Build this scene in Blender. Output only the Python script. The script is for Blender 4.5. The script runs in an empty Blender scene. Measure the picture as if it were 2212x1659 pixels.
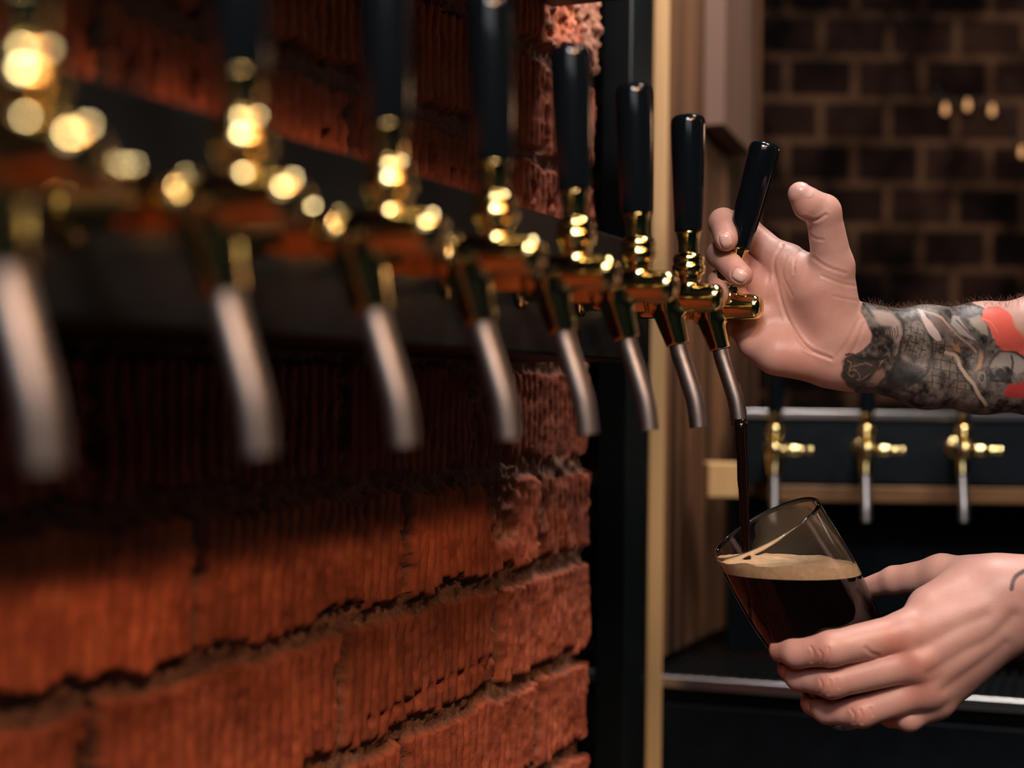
import bpy, bmesh, math, random
import numpy as np
from mathutils import Vector, Matrix

# ------------------------------------------------------------------ camera
sc = bpy.context.scene
W_, H_, F_ = 2212.0, 1659.0, 3072.0            # frame and focal length in pixels (50 mm on a 36 mm sensor)
EYE = np.array([0.0, 0.0, 1.25])
PITCH, ROLL = math.radians(0.25), math.radians(0.7)
_f0 = np.array([0, math.cos(PITCH), math.sin(PITCH)]); _r0 = np.array([1.0, 0, 0]); _u0 = np.cross(_r0, _f0)
RT = math.cos(ROLL) * _r0 + math.sin(ROLL) * _u0      # camera right
UP = -math.sin(ROLL) * _r0 + math.cos(ROLL) * _u0
FW = _f0
def P(px, py, d):
    """point of the place at distance d in front of the eye along sight line (px, py)"""
    return EYE + d * (FW + (px - W_ / 2) / F_ * RT - (py - H_ / 2) / F_ * UP)
def proj(p):
    v = np.asarray(p, float) - EYE
    d = v @ FW
    return (W_ / 2 + F_ * (v @ RT) / d, H_ / 2 - F_ * (v @ UP) / d, d)

cam = bpy.data.cameras.new('camera'); camo = bpy.data.objects.new('camera', cam); sc.collection.objects.link(camo)
m = Matrix(((RT[0], UP[0], -FW[0], EYE[0]), (RT[1], UP[1], -FW[1], EYE[1]), (RT[2], UP[2], -FW[2], EYE[2]), (0, 0, 0, 1)))
camo.matrix_world = m
cam.sensor_width = 36; cam.lens = 36 * F_ / W_; cam.clip_start = 0.02; cam.clip_end = 50
cam.dof.use_dof = True; cam.dof.focus_distance = 1.0; cam.dof.aperture_fstop = 3.3
sc.camera = camo
sc.view_settings.view_transform = 'Standard'; sc.view_settings.look = 'None'
sc.view_settings.gamma = 1.0; sc.view_settings.use_curve_mapping = False
sc.view_settings.exposure = 0.0
# ------------------------------------------------------------------ world and lamps
wd = bpy.data.worlds.new('world'); sc.world = wd; wd.use_nodes = True
wd.node_tree.nodes['Background'].inputs[0].default_value = (0.10, 0.42, 0.55, 1)
wd.node_tree.nodes['Background'].inputs[1].default_value = 0.011
def lamp(name, loc, power, color, radius):
    l = bpy.data.lights.new(name, 'POINT'); l.energy = power; l.color = color; l.shadow_soft_size = radius
    o = bpy.data.objects.new(name, l); o.location = loc; sc.collection.objects.link(o); return o
def spot(name, loc, to, power, color, radius, deg, blend=0.5):
    l = bpy.data.lights.new(name, 'SPOT'); l.energy = power; l.color = color; l.shadow_soft_size = radius
    l.spot_size = math.radians(deg); l.spot_blend = blend
    o = bpy.data.objects.new(name, l); o.location = loc; sc.collection.objects.link(o)
    o.rotation_euler = (Vector(to) - Vector(loc)).to_track_quat('-Z', 'Y').to_euler(); return o
for k in range(8):                              # a row of small amber bulbs in front of the tap wall
    spot('amber_glow', (0.30 + 0.05 * k, -0.34 + 0.10 * k, 2.13 - 0.015 * k), (-0.23 + 0.02 * k, 0.54 + 0.045 * k, 1.02), (15, 16, 14, 10, 5.5, 2.5, 1.2, 0.7)[k], (1.0, 0.48, 0.21), 0.03, 64, 0.9)
lamp('white_lamp', (-0.16, -0.30, 2.35), 33.0, (1.0, 0.92, 0.90), 0.13)
lamp('white_lamp', (0.02, -0.58, 2.45), 36.0, (1.0, 0.92, 0.90), 0.13)
lamp('overhead_lamp', (0.30, 1.22, 2.45), 40.0, (1.0, 0.93, 0.90), 0.13)
lamp('overhead_lamp', (0.62, 0.85, 2.55), 26.0, (1.0, 0.93, 0.90), 0.13)
def strip(name, loc, to, sx, sy, power, color):
    l = bpy.data.lights.new(name, 'AREA'); l.shape = 'RECTANGLE'; l.size = sx; l.size_y = sy; l.energy = power; l.color = color
    o = bpy.data.objects.new(name, l); o.location = loc; sc.collection.objects.link(o)
    o.rotation_euler = (Vector(to) - Vector(loc)).to_track_quat('-Z', 'Y').to_euler()
strip('ceiling_strip_lamp', (-0.05, -0.75, 2.20), (0.15, 0.9, 1.25), 1.3, 0.8, 6.5, (0.95, 0.96, 1.0))
spot('corner_lamp', (0.60, 1.22, 2.15), (0.05, 1.27, 1.70), 135.0, (1.0, 0.86, 0.70), 0.03, 22, 0.7)
spot('back_bar_lamp', (0.58, 1.22, 2.30), (0.50, 1.66, 1.20), 26.0, (1.0, 0.86, 0.70), 0.05, 42)
lamp('side_lamp', (1.25, 2.10, 1.75), 2.2, (1.0, 0.58, 0.32), 0.05)

# ------------------------------------------------------------------ helpers
C = sc.collection
def mesh(name, verts, faces, smooth=True):
    me = bpy.data.meshes.new(name)
    me.from_pydata([tuple(map(float, v)) for v in verts], [], [tuple(int(i) for i in f) for f in faces]); me.update()
    if smooth: me.polygons.foreach_set('use_smooth', [True] * len(me.polygons))
    return me
def obj(name, vf, mat, parent=None, smooth=True, bevel=0.0, sharp=None, segs=2):
    me = mesh(name, vf[0], vf[1], smooth or bevel > 0)
    if mat is not None: me.materials.append(mat)
    o = bpy.data.objects.new(name, me); C.objects.link(o)
    if parent is not None: o.parent = parent
    if sharp: me.set_sharp_from_angle(angle=math.radians(sharp))
    if bevel:
        b = o.modifiers.new('bevel', 'BEVEL'); b.width = bevel; b.segments = segs; b.limit_method = 'ANGLE'
        b.harden_normals = True
    return o
def tag(o, label=None, cat=None, group=None, kind=None):
    if label: o['label'] = label
    if cat: o['category'] = cat
    if group: o['group'] = group
    if kind: o['kind'] = kind
    return o
def empty(name, loc=(0, 0, 0), rotz=0.0):
    o = bpy.data.objects.new(name, None); C.objects.link(o); o.location = loc; o.rotation_euler = (0, 0, rotz)
    o.empty_display_size = 0.05; return o
def join(*parts):
    V, Fc, n = [], [], 0
    for v, f in parts:
        V += [tuple(x) for x in v]; Fc += [tuple(i + n for i in q) for q in f]; n += len(v)
    return V, Fc
def box(x0, x1, y0, y1, z0, z1):
    v = [(x, y, z) for z in (z0, z1) for y in (y0, y1) for x in (x0, x1)]
    return v, [(0, 2, 3, 1), (4, 5, 7, 6), (0, 1, 5, 4), (2, 6, 7, 3), (0, 4, 6, 2), (1, 3, 7, 5)]
def frame(d):
    d = np.asarray(d, float); d = d / np.linalg.norm(d)
    a = np.array([0, 0, 1.0]) if abs(d[2]) < 0.9 else np.array([1.0, 0, 0])
    u = np.cross(a, d); u /= np.linalg.norm(u); return u, np.cross(d, u), d
def lathe(prof, seg=40, origin=(0, 0, 0), axis=(0, 0, 1), close=True):
    """profile of (radius, height) pairs spun about an axis"""
    u, w, d = frame(axis); o = np.asarray(origin, float); V = []; Fc = []
    for r, h in prof:
        for k in range(seg):
            t = 2 * math.pi * k / seg
            V.append(o + d * h + r * (u * math.cos(t) + w * math.sin(t)))
    n = len(prof)
    for i in range(n - 1):
        for k in range(seg):
            a, b = i * seg + k, i * seg + (k + 1) % seg
            Fc.append((a, b, b + seg, a + seg))
    if close:
        Fc.append(tuple(reversed(range(seg)))); Fc.append(tuple(range((n - 1) * seg, n * seg)))
    return V, Fc
def tube(pts, rad, seg=20, close=True):
    pts = [np.asarray(p, float) for p in pts]; n = len(pts)
    if not hasattr(rad, '__len__'): rad = [rad] * n
    V, Fc = [], []; u = None
    for i in range(n):
        t = pts[min(i + 1, n - 1)] - pts[max(i - 1, 0)]; t /= np.linalg.norm(t)
        if u is None: u = frame(t)[0]
        u = u - t * (u @ t); u /= np.linalg.norm(u); w = np.cross(t, u)
        for k in range(seg):
            a = 2 * math.pi * k / seg; V.append(pts[i] + rad[i] * (u * math.cos(a) + w * math.sin(a)))
    for i in range(n - 1):
        for k in range(seg):
            a, b = i * seg + k, i * seg + (k + 1) % seg
            Fc.append((a, b, b + seg, a + seg))
    if close:
        Fc.append(tuple(reversed(range(seg)))); Fc.append(tuple(range((n - 1) * seg, n * seg)))
    return V, Fc
def catmull(pts, n=8):
    p = [np.asarray(q, float) for q in pts]; p = [2 * p[0] - p[1]] + p + [2 * p[-1] - p[-2]]; out = []
    for i in range(1, len(p) - 2):
        for k in range(n):
            t = k / n
            out.append(0.5 * (2 * p[i] + (p[i + 1] - p[i - 1]) * t + (2 * p[i - 1] - 5 * p[i] + 4 * p[i + 1] - p[i + 2]) * t * t + (3 * p[i] - p[i - 1] - 3 * p[i + 1] + p[i + 2]) * t ** 3))
    out.append(p[-2]); return out

# value noise on points, used to roughen real geometry
_rng = np.random.RandomState(7); _LAT = _rng.rand(32, 32, 32).astype(np.float32)
def vnoise(p, s):
    q = np.asarray(p) * s; i = np.floor(q).astype(int); f = q - i; f = f * f * (3 - 2 * f); r = 0
    for dx in (0, 1):
        for dy in (0, 1):
            for dz in (0, 1):
                w = (f[..., 0] if dx else 1 - f[..., 0]) * (f[..., 1] if dy else 1 - f[..., 1]) * (f[..., 2] if dz else 1 - f[..., 2])
                r = r + w * _LAT[(i[..., 0] + dx) % 32, (i[..., 1] + dy) % 32, (i[..., 2] + dz) % 32]
    return r * 2 - 1
def fbm(p, s, n=4):
    r = 0; a = 1.0
    for k in range(n): r = r + a * vnoise(np.asarray(p) + 3.7 * k, s * 2 ** k); a *= 0.5
    return r

# ------------------------------------------------------------------ solid modelling by distance field (smooth unions, then a polygon skin)
def smin(a, b, k):
    h = np.clip(0.5 + 0.5 * (b - a) / k, 0, 1); return b + (a - b) * h - k * h * (1 - h)
def smax(a, b, k): return -smin(-a, -b, k)
def cap(p, a, b, ra, rb):
    a = np.asarray(a, float); ab = np.asarray(b, float) - a; q = p - a
    t = np.clip(q @ ab / (ab @ ab + 1e-12), 0, 1)
    return np.linalg.norm(q - t[:, None] * ab, axis=1) - (ra + (rb - ra) * t)
def ell(p, c, R, r):
    """ellipsoid, R rows are its axes"""
    q = (p - np.asarray(c)) @ np.asarray(R).T / np.asarray(r); k = np.linalg.norm(q, axis=1)
    k2 = np.linalg.norm(q / np.asarray(r), axis=1) + 1e-9
    return k * (k - 1) / k2
def skin(f, lo, hi, h, newton=2):
    """polygon skin of the zero level of f"""
    lo = np.asarray(lo, float); hi = np.asarray(hi, float); B = 4
    n = (np.ceil((hi - lo) / h / B).astype(int) + 1) * B
    cb = [(lo[i] + (np.arange(n[i] // B) + 0.5) * B * h) for i in range(3)]
    cg = np.stack(np.meshgrid(*cb, indexing='ij'), -1).reshape(-1, 3)
    cv = f(cg).reshape([k // B for k in n])
    near = np.abs(cv) < h * B * 1.5
    big = np.repeat(np.repeat(np.repeat(near, B, 0), B, 1), B, 2)
    val = np.repeat(np.repeat(np.repeat(cv, B, 0), B, 1), B, 2).astype(np.float32)
    idx = np.argwhere(big)
    out = np.empty(len(idx))
    for s in range(0, len(idx), 200000):
        out[s:s + 200000] = f(lo + (idx[s:s + 200000] + 0.5) * h)
    val[big] = out
    s = val < 0
    c = np.zeros(np.array(val.shape) - 1, int)
    for dx in (0, 1):
        for dy in (0, 1):
            for dz in (0, 1):
                c += s[dx:dx + c.shape[0], dy:dy + c.shape[1], dz:dz + c.shape[2]]
    cells = np.argwhere((c > 0) & (c < 8))
    vid = -np.ones(c.shape, int); vid[tuple(cells.T)] = np.arange(len(cells))
    acc = np.zeros((len(cells), 3)); cnt = np.zeros(len(cells))
    cor = [(0, 0, 0), (1, 0, 0), (0, 1, 0), (1, 1, 0), (0, 0, 1), (1, 0, 1), (0, 1, 1), (1, 1, 1)]
    for a in range(8):
        for b in range(a + 1, 8):
            if sum(abs(cor[a][i] - cor[b][i]) for i in range(3)) != 1: continue
            va = val[tuple((cells + cor[a]).T)]; vb = val[tuple((cells + cor[b]).T)]
            x = (va < 0) != (vb < 0); t = np.where(x, va / np.where(x, va - vb, 1), 0)[:, None]
            acc += np.where(x[:, None], np.array(cor[a]) + t * (np.array(cor[b]) - np.array(cor[a])), 0); cnt += x
    V = lo + (cells + acc / cnt[:, None] + 0.5) * h
    Fc = []
    for ax in range(3):
        sl0 = [slice(None)] * 3; sl1 = [slice(None)] * 3; sl0[ax] = slice(0, -1); sl1[ax] = slice(1, None)
        e = np.argwhere(s[tuple(sl0)] != s[tuple(sl1)])
        o1, o2 = [(1, 2), (2, 0), (0, 1)][ax]
        ok = (e[:, o1] > 0) & (e[:, o2] > 0) & (e[:, o1] < c.shape[o1]) & (e[:, o2] < c.shape[o2]) & (e[:, ax] < c.shape[ax]); e = e[ok]
        d1 = np.zeros(3, int); d1[o1] = 1; d2 = np.zeros(3, int); d2[o2] = 1
        q = np.stack([vid[tuple((e - d1 - d2).T)], vid[tuple((e - d2).T)], vid[tuple(e.T)], vid[tuple((e - d1).T)]], 1)
        inside = s[tuple(e.T)]
        q[~inside] = q[~inside][:, ::-1]
        Fc.append(q)
    Fc = np.concatenate(Fc); Fc = Fc[(Fc >= 0).all(1)]
    for _ in range(newton):
        e = h * 0.25; fv = f(V)
        g = np.stack([(f(V + np.eye(3)[i] * e) - f(V - np.eye(3)[i] * e)) / (2 * e) for i in range(3)], 1)
        V = V - np.clip(fv, -h, h)[:, None] * g / np.maximum((g * g).sum(1), 0.2)[:, None]
    return V, Fc
def fast_mesh(name, V, Q, mat):
    me = bpy.data.meshes.new(name)
    me.vertices.add(len(V)); me.vertices.foreach_set('co', np.asarray(V, np.float32).ravel())
    n = len(Q); k = Q.shape[1]
    me.loops.add(n * k); me.loops.foreach_set('vertex_index', np.asarray(Q, np.int32).ravel())
    me.polygons.add(n); me.polygons.foreach_set('loop_start', np.arange(0, n * k, k, dtype=np.int32))
    me.polygons.foreach_set('loop_total', np.full(n, k, np.int32))
    me.update(calc_edges=True); me.validate()
    me.polygons.foreach_set('use_smooth', [True] * len(me.polygons))
    if mat: me.materials.append(mat)
    return me
def set_attr(me, name, data):
    data = np.asarray(data, np.float32)
    if data.ndim == 1:
        a = me.attributes.new(name, 'FLOAT', 'POINT'); a.data.foreach_set('value', data)
    elif data.shape[1] == 3:
        a = me.attributes.new(name, 'FLOAT_VECTOR', 'POINT'); a.data.foreach_set('vector', data.ravel())
    else:
        a = me.attributes.new(name, 'FLOAT_COLOR', 'POINT'); a.data.foreach_set('color', data.ravel())

# ------------------------------------------------------------------ materials
def mat(name, base=(0.5, 0.5, 0.5), rough=0.5, metal=0.0, **kw):
    mt = bpy.data.materials.new(name); mt.use_nodes = True; b = mt.node_tree.nodes['Principled BSDF']
    b.inputs['Base Color'].default_value = (*base, 1); b.inputs['Roughness'].default_value = rough; b.inputs['Metallic'].default_value = metal
    for k, v in kw.items(): b.inputs[k.replace('_', ' ')].default_value = v
    return mt
class NT:
    def __init__(s, mt): s.t = mt.node_tree; s.b = s.t.nodes['Principled BSDF']
    def n(s, typ, **kw):
        x = s.t.nodes.new(typ)
        for k, v in kw.items():
            if k.startswith('i_'):
                key = k[2:]; key = int(key) if key.isdigit() else key.replace('_', ' '); x.inputs[key].default_value = v
            else: setattr(x, k, v)
        return x
    def l(s, a, b): s.t.links.new(a, b)
    def ramp(s, fac, stops):
        r = s.n('ShaderNodeValToRGB'); e = r.color_ramp.elements
        while len(e) < len(stops): e.new(0.5)
        for i, (p, c) in enumerate(stops): e[i].position = p; e[i].color = (*c, 1)
        s.l(fac, r.inputs[0]); return r.outputs[0]
    def bump(s, h, strength=0.3, dist=0.001):
        b = s.n('ShaderNodeBump'); b.inputs['Strength'].default_value = strength; b.inputs['Distance'].default_value = dist
        s.l(h, b.inputs['Height']); s.l(b.outputs[0], s.b.inputs['Normal']); return b
def noise_mat(name, c0, c1, scale, rough=0.6, metal=0.0, stretch=(1, 1, 1), bump=0.0, detail=6, lo=0.32, hi=0.68, **kw):
    mt = mat(name, c0, rough, metal, **kw); t = NT(mt)
    tc = t.n('ShaderNodeTexCoord'); mp = t.n('ShaderNodeMapping'); mp.inputs['Scale'].default_value = stretch
    t.l(tc.outputs['Object'], mp.inputs[0]); nz = t.n('ShaderNodeTexNoise', i_Scale=scale, i_Detail=detail, i_Roughness=0.62)
    t.l(mp.outputs[0], nz.inputs['Vector'])
    t.l(t.ramp(nz.outputs[0], [(lo, c0), (hi, c1)]), t.b.inputs['Base Color'])
    if bump: t.bump(nz.outputs[0], bump, 0.002)
    return mt
M = {}
M['brass'] = mat('polished_brass', (0.80, 0.64, 0.29), 0.11, 1.0)
M['steel'] = noise_mat('worn_steel', (0.30, 0.285, 0.285), (0.42, 0.40, 0.39), 120, 0.38, 1.0)
M['bright_steel'] = mat('bright_steel', (0.72, 0.72, 0.74), 0.28, 1.0)
M['black_plastic'] = mat('black_plastic', (0.003, 0.005, 0.007), 0.13, Specular_IOR_Level=0.4)
M['black_steel'] = noise_mat('black_painted_steel', (0.004, 0.006, 0.008), (0.007, 0.010, 0.013), 40, 0.45, Specular_IOR_Level=0.15)
M['post'] = noise_mat('grey_green_paint', (0.006, 0.009, 0.0095), (0.013, 0.017, 0.017), 12, 0.26, stretch=(1, 1, 0.1))
M['timber'] = noise_mat('pale_timber', (0.56, 0.31, 0.115), (0.68, 0.41, 0.18), 30, 0.6, stretch=(1, 1, 0.06))
M['plank'] = noise_mat('brown_plank', (0.022, 0.009, 0.004), (0.24, 0.108, 0.050), 26, 0.55, stretch=(1, 1, 0.03), detail=3, lo=0.42, hi=0.60)
M['pink_plank'] = noise_mat('pinkish_plank', (0.15, 0.080, 0.054), (0.20, 0.112, 0.076), 20, 0.6, stretch=(1, 1, 0.05))
M['ledge'] = noise_mat('ledge_wood', (0.10, 0.045, 0.016), (0.20, 0.095, 0.036), 40, 0.5, stretch=(0.1, 1, 1))
M['dark'] = mat('dark_paint', (0.012, 0.012, 0.013), 0.7)

# ------------------------------------------------------------------ directions of the tap wall
A = np.array([0.411, 0.9115, 0.0]); A /= np.linalg.norm(A)
N = np.array([A[1], -A[0], 0.0])
ROTN = math.atan2(N[1], N[0])
Z = np.array([0, 0, 1.0])
L7 = P(1487, 644, 0.905); S_TAP = 0.0973
WALL0 = L7 - 0.190 * N; WALL0[2] = EYE[2]            # a point of the brick face; s runs along A from here, z is measured from eye level
def wall(s, n, z): return WALL0 + s * A + n * N + z * Z
def s_at(px):                                        # where the sight line of column px meets the brick face
    r = FW + (px - W_ / 2) / F_ * RT
    t = ((WALL0 - EYE) @ N) / (r @ N); return (EYE + t * r - WALL0) @ A
S_END = s_at(1266)

# ------------------------------------------------------------------ brick wall with ribbed hollow bricks
def brick_material():
    mt = mat('ribbed_red_brick', (0.3, 0.1, 0.05), 0.85); t = NT(mt)
    at = t.n('ShaderNodeAttribute', attribute_name='brick'); ar = t.n('ShaderNodeAttribute', attribute_name='tone')
    tc = t.n('ShaderNodeTexCoord'); nz = t.n('ShaderNodeTexNoise', i_Scale=38.0, i_Detail=8.0, i_Roughness=0.65)
    t.l(tc.outputs['Object'], nz.inputs['Vector'])
    nf = t.n('ShaderNodeTexNoise', i_Scale=420.0, i_Detail=4.0); t.l(tc.outputs['Object'], nf.inputs['Vector'])
    bc = t.ramp(nz.outputs[0], [(0.25, (0.19, 0.044, 0.021)), (0.55, (0.38, 0.092, 0.040)), (0.8, (0.48, 0.16, 0.078))])
    mc = t.ramp(nf.outputs[0], [(0.3, (0.10, 0.045, 0.028)), (0.7, (0.24, 0.12, 0.075))])
    tn = t.n('ShaderNodeMixRGB', blend_type='MULTIPLY'); tn.inputs[0].default_value = 1.0
    t.l(bc, tn.inputs[1]); t.l(ar.outputs['Color'], tn.inputs[2])
    mx = t.n('ShaderNodeMixRGB'); t.l(at.outputs['Fac'], mx.inputs[0]); t.l(mc, mx.inputs[1]); t.l(tn.outputs[0], mx.inputs[2])
    t.l(mx.outputs[0], t.b.inputs['Base Color']); t.bump(nf.outputs[0], 0.5, 0.0012); return mt
M['brick'] = brick_material()
def build_brick_face():
    PZ = 0.084; z0 = -0.0624
    ss = np.arange(S_END - 1.25, S_END + 0.0005, 0.0017); zz = np.arange(-0.84, 0.80, 0.0020)
    S, Zg = np.meshgrid(ss, zz, indexing='ij'); p = np.stack([S, Zg, np.zeros_like(S)], -1)
    n1 = fbm(p, 30, 4); n2 = fbm(p + 5, 140, 3); n3 = fbm(p + 9, 9, 3)
    zz_ = Zg + 0.0035 * n1
    row = np.floor((zz_ - z0) / PZ).astype(int); fz = (zz_ - z0) - row * PZ
    base = s_at(870); off = np.where(row % 2 == 0, base, s_at(735))
    # rows: z0-PZ..z0 is row -1 and has its joints at columns 870 and 405, the one below at 735
    off = np.where(row % 2 != 0, s_at(870), s_at(735)); LB = 0.229
    col = np.floor((S + 0.003 * n1 - off) / LB).astype(int); fs = (S + 0.003 * n1 - off) - col * LB
    ez = np.minimum(fz, PZ - fz) - 0.0062; es = np.minimum(fs, LB - fs) - 0.0048
    edge = np.minimum(ez, es) + 0.0022 * n2 + 0.0012 * n1
    hsh = np.abs(np.sin(row * 12.9898 + col * 78.233) * 43758.5453) % 1.0
    hsh2 = np.abs(np.sin(row * 39.34 + col * 11.135) * 24634.6345) % 1.0
    inb = np.clip(edge / 0.0022, 0, 1); inb = inb * inb * (3 - 2 * inb)
    rib = np.abs(((fs + 0.0007 * n1) / 0.0112) % 1.0 - 0.5) * 2          # 0 at the groove's middle
    rib = np.clip((0.44 - rib) / 0.22, 0, 1); ribamp = np.where(hsh2 > 0.25, 0.0044, 0.0022)
    hb = 0.0065 + 0.003 * (hsh - 0.5) - rib * ribamp + 0.0007 * n2 + 0.0006 * n1
    # crumbled patches and the open cores that show in the broken course above the taps
    crumb = np.clip((n3 - 0.62 + 0.3 * (hsh2 - 0.5)) / 0.15, 0, 1) * np.clip(0.6 + n1, 0, 1)
    hb = hb - crumb * (0.006 + 0.004 * n2)
    for c in range(-14, 40):
        sc_ = s_at(310) + 0.0158 * c
        if (c * 7) % 11 > 6: continue
        if c > 6 and c < 10: continue
        d = np.sqrt(((S - sc_) / 0.0042) ** 2 + ((Zg - 0.156 - 0.006 * math.sin(c * 1.7)) / (0.0075 + 0.002 * math.cos(c))) ** 2) + 0.25 * n2
        hb = hb - 0.016 * np.clip((1.15 - d) / 0.35, 0, 1)
    # the course that has a slanted line of broken cores low on the wall
    dd = np.abs(Zg - (-0.208 + 0.055 * (S - s_at(960)))) / 0.003 + 0.4 * n2
    k = (np.abs(((S) / 0.0165) % 1 - 0.5) < 0.30) & (S > s_at(790)) & (S < s_at(1060))
    hb = hb - 0.007 * np.clip(1.2 - dd, 0, 1) * k
    below = np.clip((-0.208 + 0.055 * (S - s_at(960)) - Zg) / 0.004, 0, 1) * (S > s_at(760)) * (S < s_at(1060)) * (row == -3)
    hb = hb - 0.002 * below
    hb = hb + 0.003 * (n2 + 0.6 * n1) * np.clip((S - s_at(1150)) / 0.01, 0, 1) * np.clip((Zg - 0.262) / 0.01, 0, 1)
    hm = -0.001 + 0.0022 * n2 + 0.0022 * n1 + 0.0055 * np.clip(n3, 0, 1)
    hm = hm - 0.014 * np.clip(-es / 0.002, 0, 1) * np.clip((ez - 0.002) / 0.003, 0, 1) * (hsh > 0.3)
    Hh = np.where(True, hm * (1 - inb) + hb * inb, 0)
    Hh = np.maximum(Hh, hm - 0.02)
    # frayed right-hand end, the joints set back from the brick ends
    rr = row[0]; send = S_END + 0.004 * (np.abs(np.sin(rr * 5.13)) - 0.5) + 0.0018 * n2[-1] - 0.010 * (1 - np.clip(ez[-1] / 0.002, 0, 1))
    Sx = S.copy(); w = np.clip((S - (S_END - 0.03)) / 0.03, 0, 1)
    Sx = S + w * (send - S_END)[None, :]
    roundn = np.clip((S - (S_END - 0.004)) / 0.004, 0, 1); Hh = Hh - 0.003 * roundn ** 2
    V = WALL0 + Sx[..., None] * A + Hh[..., None] * N + Zg[..., None] * Z
    ni, nj = S.shape; V = V.reshape(-1, 3)
    crumb = np.maximum(crumb, np.clip((S - s_at(1150)) / 0.01, 0, 1) * np.clip((Zg - 0.262) / 0.01, 0, 1) * np.clip(0.75 + 1.1 * n1 + 0.5 * n2, 0, 1))
    br = inb.ravel() * (1 - 0.75 * np.clip(crumb, 0, 1).ravel()); tone = (0.72 + 0.56 * hsh).ravel()
    I, J = np.meshgrid(np.arange(ni - 1), np.arange(nj - 1), indexing='ij'); a = (I * nj + J).ravel()
    Q = np.stack([a, a + nj, a + nj + 1, a + 1], 1)
    # the end face, running back from the frayed edge
    last = (ni - 1) * nj + np.arange(nj); rows = [last]; bv = V[last]; extra = []; nb = len(V)
    for q in range(1, 40):
        dep = 0.003 * q
        jn = 0.0035 * fbm(np.stack([np.full(nj, dep), zz, np.zeros(nj)], -1), 110, 3)
        extra.append(bv - dep * N + jn[:, None] * A); rows.append(nb + (q - 1) * nj + np.arange(nj))
    V = np.concatenate([V] + extra)
    for q in range(39):
        r0, r1 = rows[q], rows[q + 1]; Q = np.concatenate([Q, np.stack([r0[:-1], r1[:-1], r1[1:], r0[1:]], 1)])
    br = np.concatenate([br] + [br[last]] * 39); tone = np.concatenate([tone] + [tone[last]] * 39)
    me = fast_mesh('wall_left', V, Q, M['brick']); set_attr(me, 'brick', br); set_attr(me, 'tone', tone)
    o = bpy.data.objects.new('wall_left', me); C.objects.link(o); tag(o, kind='structure'); return o
wl = build_brick_face()
def wall_box(s0, s1, n0, n1, z0, z1):
    """box in wall coordinates, z from eye level"""
    v, f = box(s0, s1, n0, n1, z0, z1); return [wall(*q) for q in v], [tuple(reversed(x)) for x in f]
core = obj('wall_core', wall_box(S_END - 1.9, S_END - 0.012, -0.125, -0.012, -1.25, 1.35), M['brick'], smooth=False)
core.name = 'wall_left_core'; tag(core, kind='structure')

# ------------------------------------------------------------------ tap box, shelf
S7 = (L7 - WALL0) @ A
BOX_N = 0.116; BOX_END = s_at(1266) * 0 + S7 + S_TAP + 0.045
tb = obj('tap_box', wall_box(S7 - 9 * S_TAP, BOX_END, 0.004, BOX_N, 0.022, 0.110), M['black_steel'], bevel=0.0025)
tag(tb, 'long black steel box on the brick wall that carries the row of eight beer taps', 'tap box')
S_SH = s_at(1157)
sh = obj('wall_shelf', wall_box(S7 - 12 * S_TAP, S_SH, 0.010, 0.216, 0.312, 0.352), M['black_steel'], bevel=0.002)
tag(sh, 'black shelf high on the brick wall above the tap handles', 'shelf')

# ------------------------------------------------------------------ beer taps
def body_field(p):
    x, y, z = p[:, 0], p[:, 1], p[:, 2]
    r = np.hypot(y, z)
    def cyl(x0, x1, rad, rd):
        q = np.stack([r - rad + rd, np.abs(x - (x0 + x1) / 2) - (x1 - x0) / 2 + rd], 1)
        return np.linalg.norm(np.maximum(q, 0), axis=1) + np.minimum(q.max(1), 0) - rd
    f = cyl(-0.020, 0.0245, 0.0095, 0.0068) + 0.8 * np.clip(x + 0.012, 0, 1) ** 2
    f = smin(f, cap(p, (-0.0145, 0, -0.004), (-0.0066, 0, -0.0290), 0.0108, 0.0074), 0.0045)
    # flat cut under the spout socket
    d = np.array([0.0054, 0, -0.0245]); d /= np.linalg.norm(d)
    f = smax(f, (p - np.array([-0.0066, 0, -0.0300])) @ d, 0.0012)
    f = smin(f, cap(p, (0, 0, 0.004), (0, 0, 0.0105), 0.0075, 0.0066), 0.002)
    f = smin(f, cyl(-0.0245, -0.0185, 0.0118, 0.0015), 0.0015)
    return f
BODY = skin(body_field, (-0.03, -0.016, -0.036), (0.03, 0.016, 0.016), 0.0008)
body_me = fast_mesh('body', BODY[0], BODY[1], M['brass'])
def part(name, vf, m, parent, sharp=None):
    return obj(name, vf, m, parent, True, 0, sharp)
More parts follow.
